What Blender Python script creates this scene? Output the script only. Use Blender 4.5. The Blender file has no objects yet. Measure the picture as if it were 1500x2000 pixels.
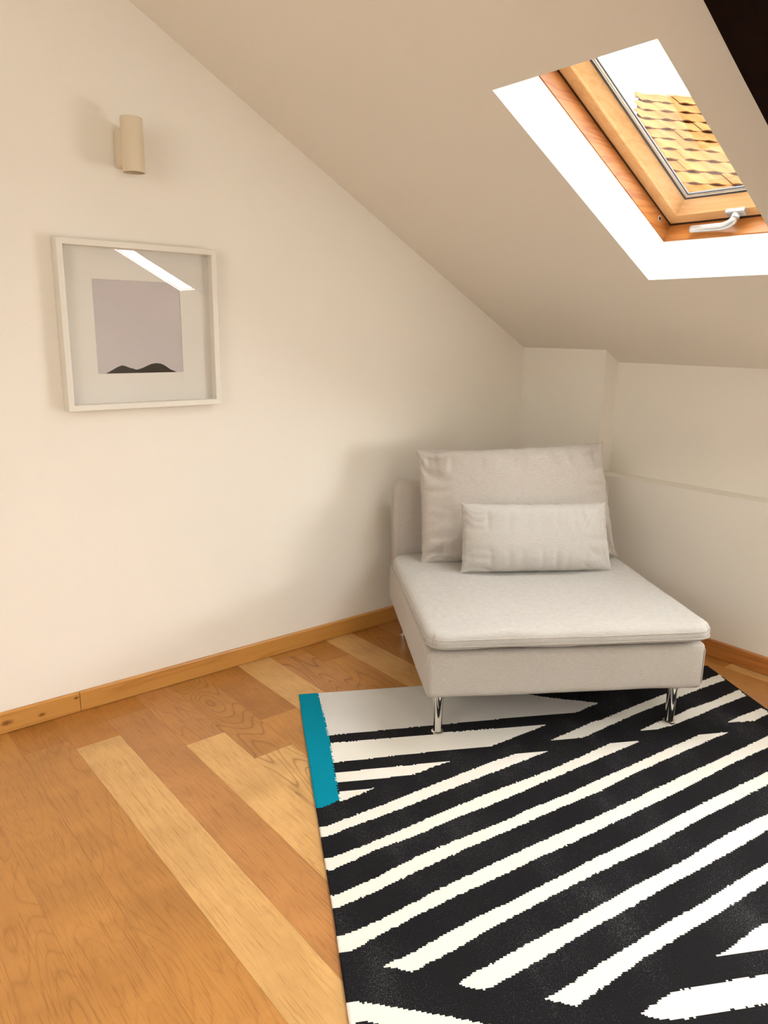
import bpy, bmesh, math, random
from mathutils import Vector, Matrix, noise
R = math.radians
sc = bpy.context.scene
COL = sc.collection

# ------------------------------------------------------------------ camera
CAM = Vector((2.53464, -2.93433, 1.29462))
YAW, PITCH, ROLL = R(50.7788), R(-13.332), R(0.8151)
fw = Vector((-math.sin(YAW)*math.cos(PITCH), math.cos(YAW)*math.cos(PITCH), math.sin(PITCH)))
rt = Vector((math.cos(YAW), math.sin(YAW), 0)); up = rt.cross(fw)
r2 = rt*math.cos(ROLL) + up*math.sin(ROLL); u2 = -rt*math.sin(ROLL) + up*math.cos(ROLL)
cam = bpy.data.cameras.new('camera'); co = bpy.data.objects.new('camera', cam); COL.objects.link(co)
m = Matrix((r2, u2, -fw)).transposed().to_4x4(); m.translation = CAM
co.matrix_world = m
cam.sensor_fit = 'AUTO'; cam.sensor_width = 36.0; cam.lens = 1492.39/2000*36.0
cam.clip_start = 0.02
sc.camera = co

# ------------------------------------------------------------------ sky and exposure
sc.view_settings.view_transform = 'Standard'; sc.view_settings.look = 'None'
sc.view_settings.exposure = -0.10; sc.view_settings.gamma = 1.0
try: sc.view_settings.use_curve_mapping = False
except Exception: pass
SKY_BASE = (1.10, 1.04, 0.88)                       # hazy bright sky near the horizon
# bright sky areas, shaped to light the room: direction, cosine range, radiance
SKY_LOBES = [((0.62, 0.50, 0.60), 0.35, 1.0, (7.0, 7.6, 8.0)),
             ((0.919, 0.388, 0.069), 0.9925, 0.9975, (26.0, 25.5, 24.0)),  # narrow spot added for the bright reflection in the picture glass
             ((-0.50, 0.70, 0.50), 0.30, 1.0, (20.0, 19.5, 18.5)),
             ((0.20, 0.05, 0.95), 0.12, 0.95, (13.5, 13.9, 13.8))]
w = bpy.data.worlds.new('sky'); sc.world = w; w.use_nodes = True
nt = w.node_tree; nt.nodes.clear()
def nd(nt, t, **k):
    n = nt.nodes.new(t)
    for a, b in k.items(): setattr(n, a, b)
    return n
tc = nd(nt, 'ShaderNodeTexCoord'); cur = None
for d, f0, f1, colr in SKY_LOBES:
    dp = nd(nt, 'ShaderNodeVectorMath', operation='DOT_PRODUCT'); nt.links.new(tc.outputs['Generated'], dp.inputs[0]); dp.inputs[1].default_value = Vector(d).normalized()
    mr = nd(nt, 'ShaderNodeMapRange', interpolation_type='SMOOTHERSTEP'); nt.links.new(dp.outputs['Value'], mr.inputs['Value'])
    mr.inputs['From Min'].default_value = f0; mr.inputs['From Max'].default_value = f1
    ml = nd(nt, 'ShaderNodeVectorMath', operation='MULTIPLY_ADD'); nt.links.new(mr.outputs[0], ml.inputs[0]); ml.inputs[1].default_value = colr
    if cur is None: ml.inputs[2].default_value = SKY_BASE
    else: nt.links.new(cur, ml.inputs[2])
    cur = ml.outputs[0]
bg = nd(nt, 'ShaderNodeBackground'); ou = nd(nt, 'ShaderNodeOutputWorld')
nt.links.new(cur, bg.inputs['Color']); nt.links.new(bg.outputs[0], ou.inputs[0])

# daylight area lights added behind three made-up windows to brighten the room
def fill_light(loc, rot, sx, sy, e, c):
    la = bpy.data.lights.new('added_fill_light', 'AREA'); la.shape = 'RECTANGLE'; la.size = sx; la.size_y = sy; la.energy = e; la.color = c
    lo = bpy.data.objects.new('added_fill_light', la); COL.objects.link(lo); lo.location = loc; lo.rotation_euler = rot
ERIGHT, EFRONT, EBACK = 15.0, 34.0, 46.0
fill_light((4.36, -2.3, 1.80), (R(90), 0, R(90)), 0.9, 0.9, ERIGHT, (1.0, 0.96, 0.90))
fill_light((2.2, -4.60, 1.75), (R(90), 0, 0), 1.6, 1.3, EFRONT, (1.0, 0.965, 0.91))

fill_light((2.55, 0.36, 0.89), (R(-90), 0, 0), 1.5, 0.36, EBACK, (1.0, 0.97, 0.91))

# ------------------------------------------------------------------ helpers
def tag(o, label=None, cat=None, group=None, kind=None):
    if label: o['label'] = label
    if cat: o['category'] = cat
    if group: o['group'] = group
    if kind: o['kind'] = kind
    return o
def empty(name, loc=(0,0,0), rz=0):
    o = bpy.data.objects.new(name, None); COL.objects.link(o); o.location = loc; o.rotation_euler = (0,0,rz)
    o.empty_display_size = 0.05
    return o
def mobj(name, verts, faces, mats, parent=None, smooth=False, midx=None):
    me = bpy.data.meshes.new(name); me.from_pydata([tuple(v) for v in verts], [], faces)
    if not isinstance(mats, (list, tuple)): mats = [mats]
    for mt in mats: me.materials.append(mt)
    if midx: me.polygons.foreach_set('material_index', midx)
    if smooth: me.polygons.foreach_set('use_smooth', [True]*len(me.polygons))
    me.update()
    o = bpy.data.objects.new(name, me); COL.objects.link(o)
    if parent: o.parent = parent
    return o
def bobj(name, bm, mats, parent=None, smooth=False):
    bmesh.ops.recalc_face_normals(bm, faces=bm.faces)
    me = bpy.data.meshes.new(name); bm.to_mesh(me); bm.free()
    if not isinstance(mats, (list, tuple)): mats = [mats]
    for mt in mats: me.materials.append(mt)
    if smooth: me.polygons.foreach_set('use_smooth', [True]*len(me.polygons))
    o = bpy.data.objects.new(name, me); COL.objects.link(o)
    if parent: o.parent = parent
    return o
def hexa(bm, P):            # 8 points: bottom loop 4, top loop 4
    vs = [bm.verts.new(p) for p in P]
    for f in ((0,3,2,1),(4,5,6,7),(0,1,5,4),(1,2,6,5),(2,3,7,6),(3,0,4,7)):
        bm.faces.new([vs[i] for i in f])
def box(bm, a, b, T=None):
    P = [Vector(p) for p in ((a[0],a[1],a[2]),(b[0],a[1],a[2]),(b[0],b[1],a[2]),(a[0],b[1],a[2]),
         (a[0],a[1],b[2]),(b[0],a[1],b[2]),(b[0],b[1],b[2]),(a[0],b[1],b[2]))]
    if T: P = [T(p) for p in P]
    hexa(bm, P)
def bevel(o, w, seg=2):
    md = o.modifiers.new('bevel', 'BEVEL'); md.width = w; md.segments = seg; md.limit_method = 'ANGLE'; md.angle_limit = R(35)
    md.harden_normals = False
    return o
def lathe(bm, prof, n=32, cap=True, M=None):
    rings = []
    for r, z in prof:
        ring = []
        for k in range(n):
            p = Vector((r*math.cos(2*math.pi*k/n), r*math.sin(2*math.pi*k/n), z))
            if M: p = M @ p
            ring.append(bm.verts.new(p))
        rings.append(ring)
    for a, b in zip(rings, rings[1:]):
        for k in range(n): bm.faces.new((a[k], a[(k+1)%n], b[(k+1)%n], b[k]))
    if cap:
        bm.faces.new(rings[0][::-1]); bm.faces.new(rings[-1])
# slope frame: x along the room, s up the slope from the knee wall, o outwards through the roof
H0, SL = 1.2264, R(28.643)
sdir = Vector((0, -math.cos(SL), math.sin(SL))); odir = Vector((0, math.sin(SL), math.cos(SL)))
def W(x, s=None, o=None):
    if s is None: x, s, o = x
    return Vector((x, 0, H0)) + sdir*s + odir*o

# ------------------------------------------------------------------ materials
def mat(name, col=(0.8,0.8,0.8), rough=0.6, metal=0.0, spec=0.5):
    mt = bpy.data.materials.new(name); mt.use_nodes = True
    b = mt.node_tree.nodes['Principled BSDF']
    b.inputs['Base Color'].default_value = (*col, 1); b.inputs['Roughness'].default_value = rough
    b.inputs['Metallic'].default_value = metal; b.inputs['Specular IOR Level'].default_value = spec
    return mt
def lk(nt, a, b): nt.links.new(a, b)
def noise_node(nt, vec, scale, detail=4, rough=0.5, dist=0.0):
    n = nd(nt, 'ShaderNodeTexNoise'); n.inputs['Scale'].default_value = scale; n.inputs['Detail'].default_value = detail
    n.inputs['Roughness'].default_value = rough; n.inputs['Distortion'].default_value = dist
    if vec is not None: lk(nt, vec, n.inputs['Vector'])
    return n
def mapping(nt, vec, scale=(1,1,1), loc=(0,0,0), rot=(0,0,0)):
    n = nd(nt, 'ShaderNodeMapping'); n.inputs['Scale'].default_value = scale; n.inputs['Location'].default_value = loc
    n.inputs['Rotation'].default_value = rot; lk(nt, vec, n.inputs['Vector']); return n.outputs[0]
def ramp(nt, fac, stops):
    n = nd(nt, 'ShaderNodeValToRGB'); cr = n.color_ramp
    while len(cr.elements) < len(stops): cr.elements.new(0.5)
    for e, (p, c) in zip(cr.elements, stops):
        e.position = p; e.color = (*c, 1) if len(c) == 3 else c
    lk(nt, fac, n.inputs['Fac']); return n.outputs['Color']
def mixc(nt, fac, a, b, mode='MIX'):
    n = nd(nt, 'ShaderNodeMix', data_type='RGBA', blend_type=mode)
    for k, v in ((0, fac), (6, a), (7, b)):
        if isinstance(v, (int, float)): n.inputs[k].default_value = v
        elif isinstance(v, tuple): n.inputs[k].default_value = (*v, 1) if len(v) == 3 else v
        else: lk(nt, v, n.inputs[k])
    return n.outputs[2]
def bump(nt, h, strength, dist, bsdf):
    n = nd(nt, 'ShaderNodeBump'); n.inputs['Strength'].default_value = strength; n.inputs['Distance'].default_value = dist
    lk(nt, h, n.inputs['Height']); lk(nt, n.outputs[0], bsdf.inputs['Normal']); return n

def m_plaster(name, col, rough=0.75):
    mt = mat(name, col, rough, spec=0.3); nt = mt.node_tree; b = nt.nodes['Principled BSDF']
    tc = nd(nt, 'ShaderNodeTexCoord')
    n1 = noise_node(nt, tc.outputs['Object'], 1.7, 3); 
    c = mixc(nt, n1.outputs['Fac'], tuple(x*0.985 for x in col), tuple(min(1, x*1.02) for x in col)); lk(nt, c, b.inputs['Base Color'])
    n2 = noise_node(nt, tc.outputs['Object'], 140, 5, 0.6); n3 = noise_node(nt, tc.outputs['Object'], 6, 3)
    a = nd(nt, 'ShaderNodeMath', operation='MULTIPLY_ADD'); lk(nt, n3.outputs['Fac'], a.inputs[0]); a.inputs[1].default_value = 6.0; lk(nt, n2.outputs['Fac'], a.inputs[2])
    bump(nt, a.outputs[0], 0.25, 0.0012, b)
    return mt
M_WALL = m_plaster('wall paint', (0.885, 0.845, 0.765))
M_CEIL = m_plaster('ceiling paint', (0.86, 0.81, 0.725))
M_REVEAL = m_plaster('reveal paint', (0.86, 0.87, 0.84))

def m_floor():
    mt = mat('oak parquet', (0.6,0.35,0.15), 0.42, spec=0.5); nt = mt.node_tree; b = nt.nodes['Principled BSDF']
    tc = nd(nt, 'ShaderNodeTexCoord'); at = nd(nt, 'ShaderNodeVertexColor', layer_name='tone'); sd = nd(nt, 'ShaderNodeVertexColor', layer_name='seed')
    sh = nd(nt, 'ShaderNodeVectorMath', operation='MULTIPLY_ADD'); lk(nt, sd.outputs['Color'], sh.inputs[0]); sh.inputs[1].default_value = (37, 23, 11); lk(nt, tc.outputs['Object'], sh.inputs[2])
    v = sh.outputs[0]
    # broad figure: distorted stretched noise contour lines (cathedral grain)
    big = noise_node(nt, mapping(nt, v, (1.5, 6.0, 1)), 1.0, 1, 0.4, 0.25)
    ml = nd(nt, 'ShaderNodeMath', operation='MULTIPLY'); lk(nt, big.outputs['Fac'], ml.inputs[0]); ml.inputs[1].default_value = 44
    fr = nd(nt, 'ShaderNodeMath', operation='PINGPONG'); lk(nt, ml.outputs[0], fr.inputs[0]); fr.inputs[1].default_value = 1.0
    ring = ramp(nt, fr.outputs[0], [(0.0, (1,1,1)), (0.16, (0.25,)*3), (0.5, (0,0,0)), (1.0, (0,0,0))])
    fine = noise_node(nt, mapping(nt, v, (11, 330, 1)), 1.0, 3, 0.65)
    pore = ramp(nt, fine.outputs['Fac'], [(0.0, (1,1,1)), (0.36, (0.85,)*3), (0.46, (0,0,0)), (1, (0,0,0))])
    med = noise_node(nt, mapping(nt, v, (2.2, 36, 1)), 1.0, 4, 0.55)
    tone = at.outputs['Color']
    c = mixc(nt, med.outputs['Fac'], mixc(nt, 1.0, tone, (0.86, 0.80, 0.70), 'MULTIPLY'), mixc(nt, 1.0, tone, (1.10, 1.12, 1.16), 'MULTIPLY'))
    sep = nd(nt, 'ShaderNodeSeparateColor'); lk(nt, sd.outputs['Color'], sep.inputs[0])
    # strength of the ring figure comes from the plank
    rs = nd(nt, 'ShaderNodeMath', operation='MULTIPLY'); lk(nt, ring, rs.inputs[0]); lk(nt, sep.outputs[2], rs.inputs[1])
    rs2 = nd(nt, 'ShaderNodeMath', operation='MULTIPLY'); lk(nt, rs.outputs[0], rs2.inputs[0]); rs2.inputs[1].default_value = 0.85
    c = mixc(nt, rs2.outputs[0], c, mixc(nt, 1.0, tone, (0.55, 0.45, 0.32), 'MULTIPLY'))
    pf = nd(nt, 'ShaderNodeMath', operation='MULTIPLY'); lk(nt, pore, pf.inputs[0]); pf.inputs[1].default_value = 0.62
    c = mixc(nt, pf.outputs[0], c, mixc(nt, 1.0, tone, (0.55, 0.44, 0.32), 'MULTIPLY'))
    curl = noise_node(nt, mapping(nt, v, (7, 4, 1)), 1.0, 3, 0.55)
    c = mixc(nt, 1.0, c, ramp(nt, curl.outputs['Fac'], [(0.3, (0.84, 0.82, 0.78)), (0.65, (1.05, 1.05, 1.05))]), 'MULTIPLY')
    lk(nt, c, b.inputs['Base Color'])
    rr = nd(nt, 'ShaderNodeMapRange'); lk(nt, med.outputs['Fac'], rr.inputs['Value']); rr.inputs['To Min'].default_value = 0.34; rr.inputs['To Max'].default_value = 0.5
    lk(nt, rr.outputs[0], b.inputs['Roughness'])
    h = nd(nt, 'ShaderNodeMath', operation='MULTIPLY_ADD'); lk(nt, fine.outputs['Fac'], h.inputs[0]); h.inputs[1].default_value = 0.7; lk(nt, med.outputs['Fac'], h.inputs[2])
    bump(nt, h.outputs[0], 0.35, 0.0006, b)
    return mt
M_FLOOR = m_floor()
def m_wood(name, light, dark, axis=0, rough=0.4, fig=5.0, knots=False, ringmul=10.0, streak=0.6, spec=0.5):
    mt = mat(name, light, rough, spec=spec); nt = mt.node_tree; b = nt.nodes['Principled BSDF']
    tc = nd(nt, 'ShaderNodeTexCoord')
    s1 = [fig*3]*3; s1[axis] = fig*0.22; s2 = [240]*3; s2[axis] = 6
    big = noise_node(nt, mapping(nt, tc.outputs['Object'], tuple(s1)), 1.0, 3, 0.5, 0.3)
    ml = nd(nt, 'ShaderNodeMath', operation='MULTIPLY'); lk(nt, big.outputs['Fac'], ml.inputs[0]); ml.inputs[1].default_value = ringmul
    fr = nd(nt, 'ShaderNodeMath', operation='PINGPONG'); lk(nt, ml.outputs[0], fr.inputs[0]); fr.inputs[1].default_value = 1.0
    fine = noise_node(nt, mapping(nt, tc.outputs['Object'], tuple(s2)), 1.0, 3, 0.6)
    f = nd(nt, 'ShaderNodeMath', operation='POWER'); lk(nt, fr.outputs[0], f.inputs[0]); f.inputs[1].default_value = 2.5
    fm = nd(nt, 'ShaderNodeMath', operation='MULTIPLY'); lk(nt, f.outputs[0], fm.inputs[0]); fm.inputs[1].default_value = streak
    c = mixc(nt, fm.outputs[0], light, dark)
    c = mixc(nt, ramp(nt, fine.outputs['Fac'], [(0.3, (0.3,)*3), (0.5, (0,0,0))]), c, dark)
    if knots:
        wob = noise_node(nt, mapping(nt, tc.outputs['Object'], (60, 40, 60)), 1.0, 3)
        for kx, ky, kz, kr in knots:
            df = nd(nt, 'ShaderNodeVectorMath', operation='SUBTRACT'); lk(nt, tc.outputs['Object'], df.inputs[0]); df.inputs[1].default_value = (kx, ky, kz)
            sc_ = nd(nt, 'ShaderNodeVectorMath', operation='MULTIPLY'); lk(nt, df.outputs[0], sc_.inputs[0]); sc_.inputs[1].default_value = (0.3/kr, 0.55/kr, 1.0/kr)
            ln = nd(nt, 'ShaderNodeVectorMath', operation='LENGTH'); lk(nt, sc_.outputs[0], ln.inputs[0])
            ad = nd(nt, 'ShaderNodeMath', operation='MULTIPLY_ADD'); lk(nt, wob.outputs['Fac'], ad.inputs[0]); ad.inputs[1].default_value = 0.7; lk(nt, ln.outputs['Value'], ad.inputs[2])
            kn = ramp(nt, ad.outputs[0], [(0.55, (0.85,)*3), (0.80, (0.45,)*3), (1.0, (0, 0, 0))])
            c = mixc(nt, kn, c, (dark[0]*0.35, dark[1]*0.2, dark[2]*0.15))
    lk(nt, c, b.inputs['Base Color'])
    bump(nt, fine.outputs['Fac'], 0.15, 0.0005, b)
    return mt
KN = [(0.014, -2.449, 0.036, 0.018), (0.014, -2.342, 0.030, 0.012), (0.014, -2.228, 0.055, 0.010)]
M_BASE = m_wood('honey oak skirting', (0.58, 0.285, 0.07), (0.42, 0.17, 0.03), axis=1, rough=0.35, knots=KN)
M_BASE_SHADED = m_wood('shaded oak skirting', (0.50, 0.20, 0.05), (0.33, 0.10, 0.02), axis=0, rough=0.35)  # same oak as the left board, reddened and darkened to carry its shade
M_PINEX = m_wood('varnished pine rail', (0.74, 0.46, 0.22), (0.60, 0.30, 0.10), axis=0, rough=0.3, fig=8, streak=0.5)
M_PINES = m_wood('varnished pine stile', (0.74, 0.46, 0.22), (0.60, 0.30, 0.10), axis=1, rough=0.3, fig=8, streak=0.5)
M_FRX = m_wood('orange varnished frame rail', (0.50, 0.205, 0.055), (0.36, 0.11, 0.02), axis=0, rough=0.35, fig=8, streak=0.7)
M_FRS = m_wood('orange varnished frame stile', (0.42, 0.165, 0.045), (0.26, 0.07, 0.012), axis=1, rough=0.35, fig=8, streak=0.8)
M_BEAM = m_wood('dark stained beam', (0.010, 0.003, 0.0015), (0.004, 0.0012, 0.0006), axis=1, rough=0.8, spec=0.08)

def m_fabric(name, col, col2, weave=1500.0, strength=0.45, mottled=0.5):
    mt = mat(name, col, 0.92, spec=0.15); nt = mt.node_tree; b = nt.nodes['Principled BSDF']
    b.inputs['Sheen Weight'].default_value = 0.12; b.inputs['Sheen Roughness'].default_value = 0.5
    tc = nd(nt, 'ShaderNodeTexCoord'); o = tc.outputs['Object']
    hs = []
    for ax in ('X', 'Y', 'Z'):
        wv = nd(nt, 'ShaderNodeTexWave', wave_type='BANDS', bands_direction=ax); wv.inputs['Scale'].default_value = weave/6.283
        wv.inputs['Distortion'].default_value = 1.2; wv.inputs['Detail'].default_value = 2; wv.inputs['Detail Scale'].default_value = 3
        lk(nt, o, wv.inputs['Vector']); hs.append(wv.outputs['Fac'])
    a = nd(nt, 'ShaderNodeMath', operation='ADD'); lk(nt, hs[0], a.inputs[0]); lk(nt, hs[1], a.inputs[1])
    a2 = nd(nt, 'ShaderNodeMath', operation='ADD'); lk(nt, a.outputs[0], a2.inputs[0]); lk(nt, hs[2], a2.inputs[1])
    ns = noise_node(nt, o, 420, 3, 0.7); n2 = noise_node(nt, mapping(nt, o, (60, 60, 400)), 1.0, 3, 0.6)
    f = nd(nt, 'ShaderNodeMath', operation='MULTIPLY_ADD'); lk(nt, ns.outputs['Fac'], f.inputs[0]); f.inputs[1].default_value = mottled
    f2 = nd(nt, 'ShaderNodeMath', operation='MULTIPLY'); lk(nt, n2.outputs['Fac'], f2.inputs[0]); f2.inputs[1].default_value = 1-mottled; lk(nt, f2.outputs[0], f.inputs[2])
    c = mixc(nt, ramp(nt, f.outputs[0], [(0.32, (0,0,0)), (0.66, (1,1,1))]), col2, col); lk(nt, c, b.inputs['Base Color'])
    h = nd(nt, 'ShaderNodeMath', operation='MULTIPLY_ADD'); lk(nt, ns.outputs['Fac'], h.inputs[0]); h.inputs[1].default_value = 2.0; lk(nt, a2.outputs[0], h.inputs[2])
    bump(nt, h.outputs[0], strength, 0.0007, b)
    return mt
M_LINEN = m_fabric('natural linen cover', (0.60, 0.555, 0.505), (0.46, 0.415, 0.365))
M_LINEN2 = m_fabric('pale linen cushion', (0.61, 0.585, 0.55), (0.50, 0.475, 0.44), weave=1300)
M_PIPE = m_fabric('linen piping', (0.56, 0.515, 0.46), (0.46, 0.42, 0.37))
M_CHROME = mat('chrome', (0.78, 0.76, 0.72), 0.07, 1.0)
M_WHITE = mat('white lacquer', (0.80, 0.77, 0.69), 0.45)
M_MAT = mat('white mat board', (0.80, 0.77, 0.71), 0.9, spec=0.1)
M_LAMP = mat('cream powder coat', (0.72, 0.62, 0.46), 0.5)
M_LAMPIN = mat('lamp inner shade', (0.35, 0.27, 0.17), 0.6)
M_ALU = mat('brushed silver', (0.50, 0.51, 0.52), 0.38, 0.6)
M_SPACER = mat('spacer bar', (0.75, 0.76, 0.78), 0.3, 0.7)
M_RUBBER = mat('grey gasket', (0.06, 0.065, 0.07), 0.6)
M_GAP = mat('dark gap', (0.06, 0.025, 0.01), 0.9)
M_BLACKHOLE = mat('dark plug', (0.02, 0.02, 0.02), 0.6)
def m_glass(name, ior=1.5):
    mt = bpy.data.materials.new(name); mt.use_nodes = True; nt = mt.node_tree; nt.nodes.clear()
    o = nd(nt, 'ShaderNodeOutputMaterial'); mx = nd(nt, 'ShaderNodeMixShader'); tr = nd(nt, 'ShaderNodeBsdfTransparent'); gl = nd(nt, 'ShaderNodeBsdfGlossy')
    gl.inputs['Roughness'].default_value = 0.0; fr = nd(nt, 'ShaderNodeFresnel'); ge = nd(nt, 'ShaderNodeNewGeometry'); io = nd(nt, 'ShaderNodeMapRange')
    io.inputs['To Min'].default_value = ior; io.inputs['To Max'].default_value = 1/ior; lk(nt, ge.outputs['Backfacing'], io.inputs['Value']); lk(nt, io.outputs[0], fr.inputs['IOR'])
    lk(nt, fr.outputs[0], mx.inputs[0]); lk(nt, tr.outputs[0], mx.inputs[1]); lk(nt, gl.outputs[0], mx.inputs[2]); lk(nt, mx.outputs[0], o.inputs[0])
    return mt
M_GLASS = m_glass('clear glass')
def m_print():
    return mat('pale lilac print', (0.60, 0.555, 0.555), 0.85, spec=0.1)
M_PRINT = m_print()
M_HILL = mat('dark hill ink', (0.025, 0.018, 0.015), 0.8, spec=0.1)
def m_rug(name, c1, c2, spk=None, sp=0.0):
    mt = mat(name, c1, 0.95, spec=0.08); nt = mt.node_tree; b = nt.nodes['Principled BSDF']
    tc = nd(nt, 'ShaderNodeTexCoord'); o = tc.outputs['Object']
    n1 = noise_node(nt, mapping(nt, o, (420, 160, 200)), 1.0, 3, 0.7); n2 = noise_node(nt, o, 7, 3)
    c = mixc(nt, n1.outputs['Fac'], c1, c2)
    c = mixc(nt, 0.25, c, mixc(nt, n2.outputs['Fac'], c1, c2))
    if spk:
        n3 = noise_node(nt, mapping(nt, o, (600, 330, 300)), 1.0, 2, 0.8)
        n4 = noise_node(nt, mapping(nt, o, (6, 3, 3)), 1.0, 2, 0.5)
        a = nd(nt, 'ShaderNodeMath', operation='MULTIPLY_ADD'); lk(nt, n4.outputs['Fac'], a.inputs[0]); a.inputs[1].default_value = 0.35; lk(nt, n3.outputs['Fac'], a.inputs[2])
        f = ramp(nt, a.outputs[0], [(sp, (0,0,0)), (sp+0.07, (1,1,1))])
        c = mixc(nt, f, c, spk)
    lk(nt, c, b.inputs['Base Color'])
    wv = nd(nt, 'ShaderNodeTexWave', wave_type='BANDS', bands_direction='X'); wv.inputs['Scale'].default_value = 38; wv.inputs['Distortion'].default_value = 1.5; wv.inputs['Detail Scale'].default_value = 4
    lk(nt, o, wv.inputs['Vector'])
    h = nd(nt, 'ShaderNodeMath', operation='MULTIPLY_ADD'); lk(nt, wv.outputs['Fac'], h.inputs[0]); h.inputs[1].default_value = 0.15; lk(nt, n1.outputs['Fac'], h.inputs[2])
    bump(nt, h.outputs[0], 0.7, 0.0018, b)
    return mt
M_RBLACK = m_rug('black wool', (0.007, 0.0066, 0.0075), (0.014, 0.0135, 0.015), (0.11, 0.105, 0.115), 0.80)
M_RWHITE = m_rug('off white wool', (0.78, 0.755, 0.69), (0.70, 0.67, 0.60))
M_RGREY = m_rug('pale grey wool', (0.68, 0.66, 0.63), (0.58, 0.56, 0.53))
M_RTEAL = m_rug('teal wool', (0.0, 0.26, 0.36), (0.0, 0.19, 0.28))
def m_tile():
    mt = mat('terracotta tiles', (0.62, 0.33, 0.16), 1.0, spec=0.0); nt = mt.node_tree; b = nt.nodes['Principled BSDF']
    tc = nd(nt, 'ShaderNodeTexCoord'); at = nd(nt, 'ShaderNodeVertexColor', layer_name='tone')
    n1 = noise_node(nt, tc.outputs['Object'], 3.0, 4, 0.6)
    c = mixc(nt, ramp(nt, n1.outputs['Fac'], [(0.35, (0,0,0)), (0.65, (1,1,1))]), (0.105, 0.045, 0.015), (0.135, 0.063, 0.024))
    c = mixc(nt, 1.0, c, at.outputs['Color'], 'MULTIPLY'); lk(nt, c, b.inputs['Base Color']); return mt
M_TILE = m_tile()
M_HOUSE = mat('house render', (0.7, 0.62, 0.5), 0.9)

# ------------------------------------------------------------------ floor (planks run away from the left wall)
def build_floor():
    rnd = random.Random(4)
    light, mid, brn, dk = (0.640, 0.375, 0.140), (0.470, 0.215, 0.052), (0.470, 0.215, 0.066), (0.420, 0.175, 0.034)
    edges = [-2.59, -2.45, -2.308, -2.168, -2.026, -1.891, -1.755, -1.61, -1.466, -1.318, -1.19]
    while edges[0] > -5.1: edges.insert(0, edges[0]-0.141)
    while edges[-1] < 0.0: edges.append(edges[-1]+0.14)
    known = {-2.59: [(2.6, mid, .25)], -2.731: [(0.3, dk, .2), (2.9, mid, .5)], -2.872: [(1.9, mid, .2), (3.5, brn, .2)], -3.013: [(3.0, mid, .3)], -2.45: [(0.188, dk, .5), (2.3, mid, .45)], -2.308: [(0.25, dk, .1), (2.2, light, .12)],
      -2.168: [(0.128, dk, .2), (2.4, brn, .25)], -2.026: [(0.44, brn, .6), (2.1, light, .12)], -1.891: [(0.64, mid, 1.0), (1.8, light, 1.3)],
      -1.755: [(0.443, dk, .3), (2.0, mid, .3)], -1.61: [(1.9, light, .1)], -1.466: [(0.062, mid, .2), (1.5, brn, 1.1)],
      -1.318: [(0.19, dk, .3), (1.7, mid, .8)]}
    bmv, faces, tones, seeds = [], [], [], []
    X1 = 4.2; g = 0.00025
    for y0, y1 in zip(edges, edges[1:]):
        key = round(y0, 3); segs = []
        x = 0.0
        if key in known:
            for xe, t, fg in known[key]:
                xe = min(xe, X1)
                if xe > x: segs.append((x, xe, t, fg)); x = xe
        while x < X1:
            L = rnd.uniform(0.5, 1.5); xe = min(X1, x+L)
            segs.append((x, xe, rnd.choice([light, mid, mid, brn, dk]), rnd.choice([.1,.2,.5,.9]))); x = xe
        for x0, x1, t, fg in segs:
            i = len(bmv)
            z = 0.0
            bmv += [(x0+g, y0+g, z), (x1-g, y0+g, z), (x1-g, min(y1, 0.02)-g, z), (x0+g, min(y1, 0.02)-g, z)]
            k = rnd.uniform(0.95, 1.05)
            faces.append((i, i+1, i+2, i+3)); tones.append((t[0]*k, t[1]*k, t[2]*k, 1)); seeds.append((rnd.random(), rnd.random(), fg, 1))
    i = len(bmv); z = -0.0015
    bmv += [(-0.1, -5.2, z), (4.3, -5.2, z), (4.3, 0.15, z), (-0.1, 0.15, z)]
    faces.append((i, i+1, i+2, i+3)); tones.append((0.16, 0.07, 0.02, 1)); seeds.append((0, 0, 0, 1))
    z2 = -0.05; i2 = len(bmv)
    bmv += [(-0.1, -5.2, z2), (4.3, -5.2, z2), (4.3, 0.15, z2), (-0.1, 0.15, z2)]
    for f in ((i2+3, i2+2, i2+1, i2), (i, i2, i2+1, i+1), (i+1, i2+1, i2+2, i+2), (i+2, i2+2, i2+3, i+3), (i+3, i2+3, i2, i)):
        faces.append(f); tones.append((0.16, 0.07, 0.02, 1)); seeds.append((0, 0, 0, 1))
    o = mobj('floor', bmv, faces, M_FLOOR)
    me = o.data
    for nm, arr in (('tone', tones), ('seed', seeds)):
        ca = me.color_attributes.new(nm, 'FLOAT_COLOR', 'CORNER')
        dat = []
        for p, t in zip(me.polygons, arr):
            for _ in p.loop_indices: dat += list(t)
        ca.data.foreach_set('color', dat)
    tag(o, kind='structure')
build_floor()

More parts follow.
